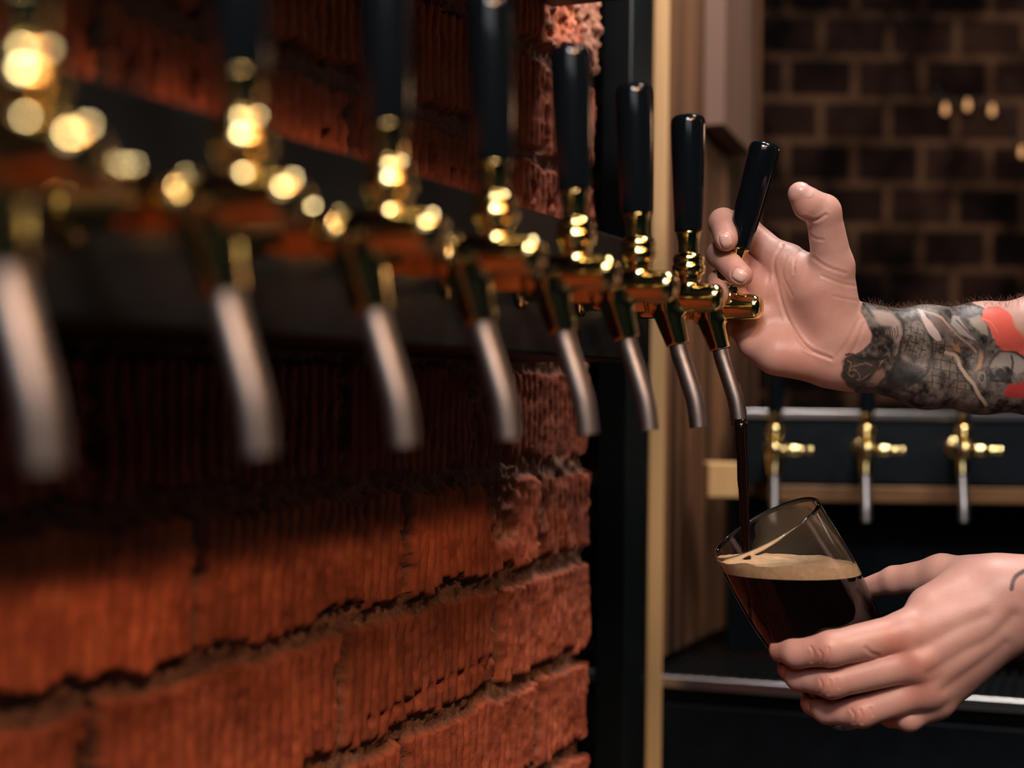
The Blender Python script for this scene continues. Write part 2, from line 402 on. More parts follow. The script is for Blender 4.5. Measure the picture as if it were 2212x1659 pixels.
def make_tap():
    t = empty('beer_tap')
    b = bpy.data.objects.new('body', body_me); C.objects.link(b); b.parent = t
    part('shank', join(lathe([(0.0075, -0.0735), (0.0075, -0.022)], 32, axis=(1, 0, 0)),
                       lathe([(0.0105, -0.0738), (0.0110, -0.073), (0.0110, -0.0715), (0.0095, -0.0705), (0.0078, -0.070)], 40, axis=(1, 0, 0)),
                       lathe([(0.0078, -0.043), (0.0098, -0.042), (0.0098, -0.0275), (0.0078, -0.0265)], 6, axis=(1, 0, 0))), M['brass'], t, 35)
    noz = catmull([(-0.0068, 0, -0.0275), (-0.0048, 0, -0.036), (0.0008, 0, -0.052), (0.0055, 0, -0.067), (0.0078, 0, -0.082)], 6)
    v, f = tube(noz, [0.0058] * len(noz), 28, close=False); n = len(noz)
    v2, f2 = tube(list(reversed(noz)), [0.0047] * n, 28, close=False)
    rim = [((n - 1) * 28 + k, (n - 1) * 28 + (k + 1) % 28) for k in range(28)]
    V, Fc = join((v, f), (v2, f2)); off = n * 28
    tip = np.array(noz[-1])
    for k in range(28):
        a = (n - 1) * 28 + k; b_ = (n - 1) * 28 + (k + 1) % 28
        qa = min(range(28), key=lambda j: np.linalg.norm(np.array(V[off + j]) - np.array(V[a])))
        qb = min(range(28), key=lambda j: np.linalg.norm(np.array(V[off + j]) - np.array(V[b_])))
        Fc.append((a, b_, off + qb, off + qa))
    part('nozzle', (V, Fc), M['steel'], t, 40)
    part('flow_lever', lathe([(0.0045, 0.004), (0.0045, 0.0100), (0.0062, 0.0110), (0.0071, 0.0125), (0.0071, 0.0270), (0.0064, 0.0285), (0.0046, 0.0292), (0.0046, 0.0365), (0.0054, 0.0375), (0.0054, 0.0410), (0.0040, 0.0424), (0.001, 0.0428)], 28,
                             axis=(0, 1, 0)), M['brass'], t, 40)
    part('collar', lathe([(0.0066, 0.0085), (0.0070, 0.0108), (0.0082, 0.0122), (0.0080, 0.0138), (0.0082, 0.0148), (0.0098, 0.0158), (0.0104, 0.0180), (0.0104, 0.0200), (0.0096, 0.0212), (0.0093, 0.0222),
                          (0.0099, 0.0236), (0.0098, 0.0256), (0.0088, 0.0274), (0.0074, 0.0284), (0.005, 0.0287)], 48), M['brass'], t)
    return t
def make_lever(t, tilt):
    lv = empty('lever', (0, 0, 0.020)); lv.parent = t; lv.rotation_euler = (0, tilt, 0)
    part('ferrule', lathe([(0.0066, 0.0060), (0.0068, 0.0090), (0.0066, 0.0125), (0.0068, 0.0165), (0.0076, 0.0205), (0.0080, 0.0216), (0.0074, 0.0222)], 40), M['brass'], lv)
    part('handle', lathe([(0.0070, 0.0218), (0.0086, 0.0222), (0.0088, 0.0235), (0.0096, 0.045), (0.0106, 0.075), (0.0109, 0.0900), (0.0106, 0.0935), (0.0094, 0.0955), (0.0070, 0.0964), (0.0030, 0.0968)], 48), M['black_plastic'], lv)
    return lv
proto = make_tap(); parts0 = list(proto.children)
def place_tap(loc, rotz, tilt, label, group, first=[True]):
    if first[0]: t = proto; first[0] = False
    else:
        t = proto.copy(); C.objects.link(t)
        for c in parts0:
            q = c.copy(); C.objects.link(q); q.parent = t
    t.location = loc; t.rotation_euler = (0, 0, rotz); make_lever(t, tilt)
    tag(t, label, 'beer tap', group); return t
ORD = ['brass beer tap nearest the camera, cut by the left edge and fully out of focus',
       'very blurred brass beer tap, second from the left in the front row',
       'blurred brass beer tap, third from the left in the front row',
       'blurred brass beer tap, fourth from the left, its black handle reaching the top edge',
       'brass beer tap, fifth from the left, handle in front of the bright broken brick',
       'brass beer tap, sixth from the left, handle in front of the dark steel post',
       'brass beer tap with upright handle, directly left of the gripped tap',
       'brass beer tap pouring dark beer, its black handle gripped and tilted by a hand']
TILT = [-2.6, -2.6, -2.6, -2.6, -2.6, -2.6, -1.0, 14.5]
TAP = []
for i in range(8):
    loc = L7 + (i - 6) * S_TAP * A
    TAP.append(place_tap(loc, ROTN, math.radians(TILT[i]), ORD[i], 'beer taps on the long black tap box'))
L8 = L7 + S_TAP * A

# ------------------------------------------------------------------ post, timber edge, plank panel
sp = P(1346, 800, 1.40)
def square_post(c, half, rot, z0, z1):
    v, f = box(-half, half, -half, half, z0, z1); cr, sr = math.cos(rot), math.sin(rot)
    return [(c[0] + x * cr - y * sr, c[1] + x * sr + y * cr, z) for x, y, z in v], f
po = obj('steel_post', square_post(sp, 0.0185, math.radians(52), 0.0, 2.6), M['post'], bevel=0.004)
tag(po, 'dark grey-green steel post standing between the brick wall end and the pale timber edge', 'post')
eb = P(1421, 800, 1.50)
v, f = box(-0.0085, 0.0085, 0.0, 0.055, 0.0, 2.6)
eo = obj('timber_upright', ([(eb[0] + x + 0.0 * y, eb[1] + y, z + (0)) for x, y, z in v], f), M['timber'], bevel=0.0015)
tag(eo, 'narrow pale timber upright with a raw sawn edge in front of the brown planks', 'timber')
pa = P(1428, 800, 1.62); pb = P(1640, 800, 1.98)
pd = (pb - pa); pd[2] = 0; plen = np.linalg.norm(pd); pd /= plen; pn = np.array([pd[1], -pd[0], 0])
def panel_box(s0, s1, n0, n1, z0, z1):
    v, f = box(s0, s1, n0, n1, z0, z1); return [np.array([pa[0], pa[1], 0]) + q[0] * pd + q[1] * pn + q[2] * Z for q in v], [tuple(reversed(x)) for x in f]
pe = empty('plank_panel', (0, 0, 0)); tag(pe, 'panel of upright brown planks behind the tap handles', 'panel')
edges = [0, 0.11, 0.235, 0.33, plen]
for k in range(4):
    obj('plank', panel_box(edges[k] + 0.001, edges[k + 1] - 0.001, -0.02 - 0.001 * (k % 2), 0.0 - 0.0015 * (k % 2), 0.945, 2.6), M['plank'], pe, bevel=0.0015)
# short pinkish board fixed on the planks, its foot cut at a slant
zb = P(1540, 320, 1.82)[2]
sa, sb = 0.135, 0.262
bv = [(sa, 0.002, zb + 0.014), (sb, 0.002, zb - 0.004), (sb - 0.035, 0.002, 2.6), (sa, 0.002, 2.6)]
bvv = [np.array([pa[0], pa[1], 0]) + s * pd + n * pn + z * Z for s, n, z in bv] + [np.array([pa[0], pa[1], 0]) + s * pd + (n + 0.026) * pn + z * Z for s, n, z in bv]
bo = obj('slanted_board', (bvv, [(3, 2, 1, 0), (4, 5, 6, 7), (0, 1, 5, 4), (1, 2, 6, 5), (2, 3, 7, 6), (3, 0, 4, 7)]), M['pink_plank'], bevel=0.001)
tag(bo, 'paler slanted board fixed over the brown planks near the top edge', 'board')

# ------------------------------------------------------------------ back bar: tap box, ledge, drip tray
q0 = P(1606, 968, 1.71); q1 = P(2330, 977, 1.71)
bd = q1 - q0; bd[2] = 0; bd /= np.linalg.norm(bd); bn = np.array([bd[1], -bd[0], 0])    # bn points to the camera
def back(px, py, d): return P(px, py, d)
def back_box(o, s0, s1, n0, n1, z0, z1):
    v, f = box(s0, s1, n0, n1, z0, z1); return [np.array([o[0], o[1], 0]) + q[0] * bd + q[1] * bn + q[2] * Z for q in v], [tuple(reversed(x)) for x in f]
ztop = P(1800, 897, 1.71)[2]; zbot = P(1800, 1046, 1.71)[2]
bb = empty('back_tap_box', (0, 0, 0)); tag(bb, 'black box with a steel top edge on the back bar, carrying three taps', 'tap box')
obj('box_body', back_box(q0, 0, 0.75, -0.11, 0, zbot, ztop), M['black_steel'], bb, bevel=0.002)
obj('top_rail', back_box(q0, 0, 0.75, -0.012, 0.003, ztop - 0.004, ztop + 0.005), M['bright_steel'], bb, bevel=0.001)
lz1 = P(1800, 1049, 1.70)[2]; lz0 = P(1800, 1086, 1.70)[2]
le = obj('wooden_ledge', back_box(q0, 0.03, 0.75, -0.11, 0.004, lz0, lz1 - 0.001), M['ledge'], bevel=0.002)
tag(le, 'brown wooden ledge under the black box of the back bar', 'ledge')
k0 = P(1530, 1000, 1.66); k1 = P(1600, 1076, 1.66)
bk = obj('wooden_block', back_box(k0, 0, (k1 - k0) @ bd, -0.04, 0.0, k1[2], k0[2]), M['timber'], bevel=0.002)  # paler wood than the ledge, painting in the stronger light on its end
tag(bk, 'wooden block at the left end of the back bar ledge, stronger light put in as pale yellow colour', 'block')
for px, w in ((1674, 'left'), (1872, 'middle'), (2082, 'right')):
    place_tap(P(px, 972, 1.635), math.atan2(bn[1], bn[0]) - math.radians(9), math.radians(-1.5),
              {'left': 'leftmost of three small brass taps on the back bar', 'middle': 'middle of three small brass taps on the back bar', 'right': 'rightmost of three small brass taps on the back bar'}[w],
              'brass taps on the back bar')

# drip tray on the back bar
t0 = P(1255, 1447, 1.585); zt = t0[2]
dR = 1.44
for _ in range(20):
    dR += (P(2330, 1522, dR)[2] - zt) / 0.22
t1 = P(2330, 1522, dR); td = t1 - t0; td[2] = 0; tl = np.linalg.norm(td); td /= tl; tn = np.array([td[1], -td[0], 0])
def tray_box(s0, s1, n0, n1, z0, z1):
    v, f = box(s0, s1, n0, n1, z0, z1); return [np.array([t0[0], t0[1], zt]) + q[0] * td + q[1] * tn + q[2] * Z for q in v], [tuple(reversed(x)) for x in f]
tr = empty('drip_tray', (0, 0, 0)); tag(tr, 'black drip tray with a steel front rail under the back bar taps', 'drip tray')
obj('tray_rail', tray_box(0, tl, -0.012, 0.0, -0.013, 0.0), M['bright_steel'], tr, bevel=0.002)
obj('tray_pan', tray_box(0, tl, -0.20, -0.013, -0.03, -0.014), M['black_steel'], tr, bevel=0.001)
sl = []
for k in range(int(tl / 0.0125)):
    v, f = box(-0.0028, 0.0028, -0.185, -0.018, -0.0125, -0.004); x = 0.008 + 0.0125 * k
    sl.append(([np.array([t0[0], t0[1], zt]) + (q[0] + x - 0.10 * (q[1] + 0.1)) * td + q[1] * tn + q[2] * Z for q in v], [tuple(reversed(w)) for w in f]))
obj('grating', join(*sl), mat('dark_steel', (0.10, 0.105, 0.11), 0.35, 1.0), tr, bevel=0.0008)
cb = obj('bar_cabinet', tray_box(-0.0, tl, -0.24, -0.004, -zt, -0.0305), M['black_steel'], bevel=0.003)
obj('splash_panel', back_box(q0, 0.0, 0.75, -0.125, -0.112, zt - 0.02, lz0 - 0.001), M['black_steel'], cb, bevel=0.001)
tag(cb, 'black bar counter front below the drip tray', 'counter')

# ------------------------------------------------------------------ glass of dark beer
RIM = P(1655, 1141, 0.978)
gu = -0.4985 * RT + 0.8635 * UP - 0.077 * FW; gu /= np.linalg.norm(gu)     # from the foot to the rim
GL = 0.146
GPROF = [(0.0405, 0), (0.0408, 0.012), (0.0417, 0.030), (0.0421, 0.044), (0.0416, 0.058), (0.0404, 0.074), (0.0385, 0.090), (0.0358, 0.108), (0.0328, 0.126), (0.0304, 0.140), (0.0292, 0.146)]
def gprof(n=60):
    t = np.linspace(0, GL, n); r = np.array([(q[1], q[0]) for q in GPROF]); 
    from numpy import interp
    c = np.polyfit(r[:, 0], r[:, 1], 5); return t, np.polyval(c, t)
M['glass'] = mat('clear_glass', (1, 1, 1), 0.0, 0.0, Transmission_Weight=1.0, IOR=1.46)
_g = NT(M['glass']); _n = _g.n('ShaderNodeTexNoise', i_Scale=45.0, i_Detail=1.0); _g.l(_g.n('ShaderNodeTexCoord').outputs['Object'], _n.inputs['Vector']); _g.bump(_n.outputs[0], 0.25, 0.0012)
M['beer'] = mat('dark_beer', (0.004, 0.0018, 0.0012), 0.4, IOR=1.02, Specular_IOR_Level=0.0)
M['stream'] = mat('running_beer', (0.006, 0.0025, 0.0015), 0.04, IOR=1.34)
M['foam'] = noise_mat('tan_foam', (0.56, 0.38, 0.20), (0.70, 0.52, 0.32), 260, 0.7, bump=0.3)
tt, rr_ = gprof(); TH = 0.0016
outer = [(r, -t) for t, r in zip(tt, rr_)]
inner = [(r - TH - 0.0012 * max(0, (t - 0.10)) / 0.046, -t) for t, r in zip(tt, rr_) if t < GL - 0.012]
prof = [(0.0001, -GL), (0.026, -GL), (0.0288, -GL + 0.001)] + list(reversed(outer))[1:] + [(outer[0][0] - 0.0003, 0.0007), (outer[0][0] - TH * 0.5, 0.0010), (outer[0][0] - TH + 0.0003, 0.0006)] + inner + [(inner[-1][0] - 0.004, -GL + 0.0095), (0.0001, -GL + 0.009)]
gv, gf = lathe(prof, 96, RIM, gu, close=False)
go = obj('beer_glass', (gv, gf), M['glass']); tag(go, 'tilted clear beer glass held in the lower hand under the running tap', 'glass')
# the drink fills the glass up to a level plane; a foam layer lies on it
def cut_solid(name, prof, lo, hi, m, parent=None, wave=0.0):
    v, f = lathe(prof, 96, RIM, gu, close=True); bm = bmesh.new(); vs = [bm.verts.new(tuple(q)) for q in v]
    for q in f: bm.faces.new([vs[i] for i in q])
    bmesh.ops.recalc_face_normals(bm, faces=bm.faces)
    for zc, sgn in ((hi, 1), (lo, -1)):
        if zc is None: continue
        r = bmesh.ops.bisect_plane(bm, geom=bm.verts[:] + bm.edges[:] + bm.faces[:], plane_co=(0, 0, zc), plane_no=(0, 0, sgn), clear_outer=True)
        e = [g for g in r['geom_cut'] if isinstance(g, bmesh.types.BMEdge)]
        bmesh.ops.holes_fill(bm, edges=e) if not bmesh.ops.contextual_create(bm, geom=e)['faces'] else None
    if wave:
        top = [x for x in bm.faces if x.normal.z > 0.9 and abs(x.calc_center_median().z - hi) < 1e-4]
        bmesh.ops.triangulate(bm, faces=top); 
        for _ in range(3):
            top = [x for x in bm.faces if abs(x.calc_center_median().z - hi) < 1e-4]
            es = list({e for x in top for e in x.edges if e.calc_length() > 0.004})
            bmesh.ops.subdivide_edges(bm, edges=es, cuts=1); bmesh.ops.triangulate(bm, faces=[x for x in bm.faces if len(x.verts) > 4])
        for q in bm.verts:
            if abs(q.co.z - hi) < 1e-4: q.co.z += wave * float(fbm(np.array([q.co]), 60, 3)[0])
    bmesh.ops.recalc_face_normals(bm, faces=bm.faces)
    me = bpy.data.meshes.new(name); bm.to_mesh(me); bm.free(); me.materials.append(m)
    me.polygons.foreach_set('use_smooth', [True] * len(me.polygons)); me.set_sharp_from_angle(angle=math.radians(40))
    o = bpy.data.objects.new(name, me); C.objects.link(o); o.parent = parent; return o
fill = [(0.0001, -GL + 0.0091)] + [(r + 0.0004, z) for r, z in reversed(inner)] + [(0.0001, -0.0002)]
ZB = EYE[2] - 0.1232; ZF = EYE[2] - 0.1145
beer = cut_solid('dark_beer', fill, None, ZB, M['beer']); tag(beer, 'dark stout filling the tilted glass under a tan head of foam', 'beer')
cut_solid('foam', [(r - 0.00005 if r > 0.01 else r, z) for r, z in fill], ZB - 0.0002, ZF, M['foam'], beer, wave=0.0022)
nz_end = P(1597, 920, 0.9795)
st0 = P(1599, 905, 0.9800); st1 = P(1613, 1212, 0.9800)
stp = [st0 + (st1 - st0) * k / 14 + 0.0003 * math.sin(k * 1.9) * RT for k in range(15)]
so = obj('beer_stream', tube(stp, [0.0043] + [0.0042 - 0.0012 * k / 14 for k in range(1, 15)], 20), M['stream'])
tag(so, 'thin dark stream of beer falling from the gripped tap into the glass', 'beer')

# ------------------------------------------------------------------ room shell
def back_brick():
    mt = mat('dark_brick_wall', (0.05, 0.03, 0.02), 0.9, Specular_IOR_Level=0.05); t = NT(mt)
    tc = t.n('ShaderNodeTexCoord'); sx = t.n('ShaderNodeSeparateXYZ'); t.l(tc.outputs['Object'], sx.inputs[0])
    cx = t.n('ShaderNodeCombineXYZ'); t.l(sx.outputs[0], cx.inputs[0]); t.l(sx.outputs[2], cx.inputs[1])
    nz = t.n('ShaderNodeTexNoise', i_Scale=9.0, i_Detail=4.0); t.l(tc.outputs['Object'], nz.inputs['Vector'])
    b = t.n('ShaderNodeTexBrick', i_Scale=1.0); b.inputs['Brick Width'].default_value = 0.125; b.inputs['Row Height'].default_value = 0.078
    b.inputs['Mortar Size'].default_value = 0.008; b.inputs['Mortar Smooth'].default_value = 0.2
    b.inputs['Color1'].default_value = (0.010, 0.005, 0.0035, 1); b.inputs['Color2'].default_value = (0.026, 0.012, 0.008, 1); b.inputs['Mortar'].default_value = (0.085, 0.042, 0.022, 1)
    t.l(cx.outputs[0], b.inputs['Vector'])
    mx = t.n('ShaderNodeMixRGB', blend_type='MULTIPLY'); mx.inputs[0].default_value = 1
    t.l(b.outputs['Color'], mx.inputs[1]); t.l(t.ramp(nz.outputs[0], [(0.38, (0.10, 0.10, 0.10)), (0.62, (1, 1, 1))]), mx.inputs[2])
    t.l(mx.outputs[0], t.b.inputs['Base Color']); t.bump(b.outputs['Fac'], 0.6, 0.004).invert = True; return mt
M['back_brick'] = back_brick()
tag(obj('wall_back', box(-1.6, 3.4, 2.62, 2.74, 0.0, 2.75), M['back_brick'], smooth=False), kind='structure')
tag(obj('floor', box(-1.6, 3.4, -2.2, 2.74, -0.08, 0.0), noise_mat('dark_floor', (0.02, 0.016, 0.013), (0.04, 0.03, 0.024), 6, 0.4), smooth=False), kind='structure')
tag(obj('ceiling', box(-1.6, 3.4, -2.2, 2.74, 2.75, 2.83), M['dark'], smooth=False), kind='structure')

# amber glints before the far brick wall, built as glowing beads on an added wire
M['glint_bead'] = mat('amber_glow', (0.8, 0.4, 0.15), 0.3, Emission_Color=(1.0, 0.50, 0.22, 1), Emission_Strength=0.6)
sl_ = empty('glint_row', (0, 0, 0)); tag(sl_, 'row of small dim glowing beads standing in for amber glints on the dark brick wall', 'glint')
bp = [(2020, 205), (2042, 238), (2090, 229), (2143, 240), (2180, 262), (2208, 330), (2245, 300)]
obj('added_wire', tube(catmull([P(x, y - 16, 2.60) for x, y in bp], 6), 0.0018, 8), M['dark'], sl_)
for x, y in (bp[1], bp[2], bp[3], bp[5]):
    o_ = P(x, y, 2.59); obj('glint_bead', lathe([(0.0005, -0.008), (0.0035, -0.0065), (0.0050, -0.002), (0.0046, 0.003), (0.0030, 0.007), (0.0024, 0.012)], 16, o_), M['glint_bead'], sl_)

# ------------------------------------------------------------------ the bartender
def px_m(r, d): return r * d / F_
class Limb:
    """hand and forearm as chains of bones; each chain blends into the palm, chains stay apart from each other"""
    def __init__(s): s.palm = []; s.fing = []; s.ells = []
    def bone(s, a, b): s.palm.append((P(*a[:3]), P(*b[:3]), px_m(a[3], a[2]), px_m(b[3], b[2])))
    def chain(s, *j, root=None):
        s.fing.append([(P(*a[:3]), P(*b[:3]), px_m(a[3], a[2]), px_m(b[3], b[2])) for a, b in zip(j[:-1], j[1:])])
    def field(s, kp=0.012, kf=0.0035, kr=0.007, kk=0.0008):
        def f(p):
            r = None
            for a, b, ra, rb in s.palm:
                c = cap(p, a, b, ra, rb); r = c if r is None else smin(r, c, kp)
            for c0, R, rad in s.ells: r = smin(r, ell(p, c0, R, rad), kp)
            out = r
            for ch in s.fing:
                g = None
                for a, b, ra, rb in ch:
                    c = cap(p, a, b, ra, rb); g = c if g is None else smin(g, c, kf)
                out = smin(out, np.where(True, smin(g, r, kr), 0), kk)
            return out
        return f
    def bounds(s, xmax):
        q = [e for a, b, ra, rb in s.palm + [x for c in s.fing for x in c] for e in (a, b)]
        q = np.array([x for x in q if x[0] < xmax + 0.05]); return q.min(0) - 0.03, np.minimum(q.max(0) + 0.035, [xmax, 9, 9])
RHAND = Limb(); h = RHAND
# metacarpals and heel of the right hand, palm to the camera
h.bone((1812, 728, 1.004, 40), (1690, 566, 1.010, 35)); h.bone((1812, 745, 1.006, 42), (1660, 624, 1.013, 35))
h.bone((1806, 762, 1.006, 42), (1642, 684, 1.014, 34)); h.bone((1800, 782, 1.005, 42), (1634, 740, 1.012, 34))
h.bone((1785, 780, 0.999, 44), (1680, 764, 1.001, 46))                      # heel below the little finger
h.bone((1822, 712, 0.999, 38), (1799, 580, 0.988, 42))                      # thumb metacarpal
h.bone((1800, 720, 0.996, 48), (1765, 630, 0.993, 54))                      # ball of the thumb
h.bone((1770, 610, 0.998, 36), (1712, 568, 1.006, 30))                      # web between thumb and index finger
h.bone((1868, 716, 1.006, 50), (1812, 722, 1.003, 46)); h.bone((1848, 786, 1.008, 50), (1800, 780, 1.005, 46))
h.bone((1868, 716, 1.006, 50), (2000, 722, 1.012, 54)); h.bone((2000, 722, 1.012, 54), (2120, 721, 1.020, 60)); h.bone((2120, 721, 1.020, 60), (2260, 706, 1.030, 67))
h.bone((1848, 786, 1.008, 50), (2000, 818, 1.014, 57)); h.bone((2000, 818, 1.014, 57), (2120, 824, 1.022, 62)); h.bone((2120, 824, 1.022, 62), (2260, 826, 1.032, 69))
h.bone((2260, 706, 1.030, 67), (2560, 760, 1.062, 70)); h.bone((2260, 826, 1.032, 69), (2560, 820, 1.062, 72))
h.chain((1799, 575, 0.987, 43), (1778, 458, 0.972, 37), (1747, 441, 0.968, 33), (1728, 419, 0.965, 26))
h.chain((1690, 566, 1.010, 34), (1612, 496, 1.030, 29), (1562, 481, 1.001, 30), (1568, 517, 0.981, 26))
h.chain((1660, 624, 1.013, 34), (1592, 562, 1.030, 29), (1556, 550, 1.000, 29), (1600, 596, 0.976, 26))
h.chain((1642, 684, 1.014, 34), (1586, 632, 1.030, 28), (1556, 610, 1.004, 27), (1549, 634, 0.985, 25))
h.chain((1634, 740, 1.012, 34), (1594, 702, 1.032, 26), (1566, 694, 1.026, 24))
LHAND = Limb(); h = LHAND
h.bone((2170, 1272, 0.956, 56), (1962, 1364, 0.948, 44)); h.bone((2172, 1300, 0.953, 56), (1988, 1426, 0.944, 42))
h.bone((2172, 1330, 0.955, 54), (2002, 1486, 0.949, 40)); h.bone((2180, 1352, 0.960, 52), (2022, 1512, 0.958, 38))
h.bone((2150, 1258, 0.966, 50), (2036, 1240, 0.990, 40)); h.bone((2110, 1268, 0.966, 58), (2010, 1312, 0.960, 46))
h.bone((2120, 1330, 0.958, 60), (2050, 1400, 0.956, 56))
h.bone((2170, 1268, 0.956, 58), (2330, 1240, 0.952, 56)); h.bone((2180, 1345, 0.960, 54), (2330, 1300, 0.954, 60))
h.bone((2330, 1240, 0.952, 56), (2620, 1180, 0.930, 78)); h.bone((2330, 1300, 0.954, 60), (2620, 1240, 0.930, 84))
h.chain((1962, 1366, 0.948, 44), (1795, 1401, 0.943, 38), (1722, 1408, 0.955, 34), (1688, 1404, 0.967, 27))
h.chain((1988, 1426, 0.944, 42), (1797, 1473, 0.950, 35), (1728, 1461, 0.969, 31), (1705, 1444, 0.983, 26))
h.chain((2002, 1486, 0.949, 40), (1862, 1537, 0.955, 34), (1788, 1532, 0.970, 31), (1755, 1519, 0.986, 26))
h.chain((2022, 1512, 0.958, 38), (1964, 1551, 0.956, 28), (1925, 1546, 0.972, 24), (1898, 1532, 0.985, 22))
h.chain((2036, 1240, 0.990, 39), (1932, 1253, 1.014, 29), (1878, 1268, 1.030, 22))

M['skin'] = mat('skin', (0.6, 0.36, 0.28), 0.45)
def skin_material():
    mt = M['skin']; t = NT(mt); at = t.n('ShaderNodeAttribute', attribute_name='albedo')
    tc = t.n('ShaderNodeTexCoord'); nz = t.n('ShaderNodeTexNoise', i_Scale=55.0, i_Detail=5.0); t.l(tc.outputs['Object'], nz.inputs['Vector'])
    mx = t.n('ShaderNodeMixRGB', blend_type='MULTIPLY'); mx.inputs[0].default_value = 1.0
    t.l(at.outputs['Color'], mx.inputs[1]); t.l(t.ramp(nz.outputs[0], [(0.3, (0.90, 0.82, 0.80)), (0.7, (1, 1, 1))]), mx.inputs[2])
    t.l(mx.outputs[0], t.b.inputs['Base Color'])
    t.b.inputs['Subsurface Weight'].default_value = 0.18; t.b.inputs['Subsurface Radius'].default_value = (1.0, 0.35, 0.2); t.b.inputs['Subsurface Scale'].default_value = 0.006
    nf = t.n('ShaderNodeTexVoronoi', i_Scale=900.0); t.l(tc.outputs['Object'], nf.inputs['Vector']); t.bump(nf.outputs[0], 0.12, 0.0006)
skin_material()
def vert_normals(V, Q):
    n = np.zeros_like(V); a = np.cross(V[Q[:, 2]] - V[Q[:, 0]], V[Q[:, 3]] - V[Q[:, 1]])
    for k in range(4): np.add.at(n, Q[:, k], a)
    return n / (np.linalg.norm(n, axis=1, keepdims=True) + 1e-12)
def to_px(V):
    q = V - EYE; d = q @ FW; return np.stack([W_ / 2 + F_ * (q @ RT) / d, H_ / 2 - F_ * (q @ UP) / d], 1), d
def seg_dist(p, a, b):
    a = np.array(a, float); ab = np.array(b, float) - a; t = np.clip((p - a) @ ab / (ab @ ab), 0, 1)
    return np.linalg.norm(p - a - t[:, None] * ab, axis=1), t
def line_dist(p, pts):
    pts = catmull([np.array([*q, 0.0]) for q in pts], 5); pts = [q[:2] for q in pts]
    return np.min([seg_dist(p, a, b)[0] for a, b in zip(pts[:-1], pts[1:])], axis=0)
def wrinkle(V, Nn, lines, front):
    """folds of the skin: (polyline, depth in mm, half width in mm)"""
    p, d = to_px(V); disp = np.zeros(len(V))
    for pts, dep, w in lines:
        q = line_dist(p, pts) * d / F_ * 1000
        disp -= dep * np.exp(-(q / w) ** 2) - 0.35 * dep * np.exp(-((q - 2.2 * w) / (1.2 * w)) ** 2)
    facing = np.clip(-(Nn @ FW) * 3, 0, 1)
    return V + Nn * (disp * facing / 1000)[:, None]
SKIN0 = np.array([0.60, 0.365, 0.305])
R_LINES = [([(1690, 530), (1672, 566), (1680, 620), (1702, 690), (1742, 750), (1795, 775)], 0.72, 1.10),
           ([(1662, 590), (1652, 650), (1648, 700)], 0.22, 1.4), ([(1712, 640), (1690, 590), (1700, 552)], 0.28, 0.85),
           ([(1738, 470), (1762, 476), (1784, 464)], 0.72, 0.94), ([(1746, 506), (1762, 516), (1778, 518)], 0.33, 0.85),
           ([(1756, 556), (1785, 576), (1826, 590)], 0.44, 1.02), ([(1775, 596), (1815, 612), (1846, 618)], 0.28, 0.85), ([(1800, 640), (1850, 650)], 0.22, 0.85),
           ([(1735, 535), (1718, 560), (1715, 590)], 0.28, 0.85), ([(1800, 778), (1830, 740), (1856, 690)], 0.25, 1.27), ([(1818, 790), (1846, 752), (1866, 700)], 0.2, 1.10),
           ([(1542, 520), (1552, 532)], 0.17, 0.68), ([(1700, 600), (1716, 580)], 0.17, 0.68),
           ([(1572, 537), (1563, 535), (1555, 527), (1553, 515), (1556, 505), (1564, 499), (1573, 501), (1581, 509), (1583, 521), (1580, 531), (1572, 537)], 0.55, 0.6), ([(1611, 603), (1604, 609), (1593, 609), (1584, 603), (1579, 594), (1581, 585), (1588, 579), (1599, 579), (1608, 585), (1613, 594), (1611, 603)], 0.55, 0.6)]
L_LINES = [([(1752, 1398), (1758, 1412), (1754, 1430)], 0.5, 0.8), ([(1770, 1405), (1776, 1415), (1774, 1432)], 0.5, 0.7), ([(1790, 1400), (1792, 1418), (1788, 1434)], 0.4, 0.7),
           ([(1772, 1468), (1776, 1482), (1770, 1498)], 0.5, 0.8), ([(1792, 1470), (1794, 1484), (1790, 1500)], 0.5, 0.8), ([(1808, 1468), (1812, 1486)], 0.4, 0.8),
           ([(1838, 1532), (1846, 1546), (1844, 1562)], 0.5, 0.8), ([(1858, 1534), (1864, 1548), (1862, 1562)], 0.5, 0.8), ([(1880, 1530), (1886, 1546)], 0.4, 0.8),
           ([(1870, 1400), (1884, 1412), (1898, 1416)], 0.5, 1.2),
           ([(1990, 1400), (2060, 1360), (2130, 1330)], 0.55, 3.6), ([(2010, 1455), (2080, 1410), (2140, 1380), (2190, 1330)], 0.85, 3.4), ([(2040, 1490), (2110, 1440), (2170, 1390)], 0.6, 3.0)]
def blob(p, c, r): return np.exp(-((p[:, 0] - c[0]) ** 2 + (p[:, 1] - c[1]) ** 2) / r ** 2)
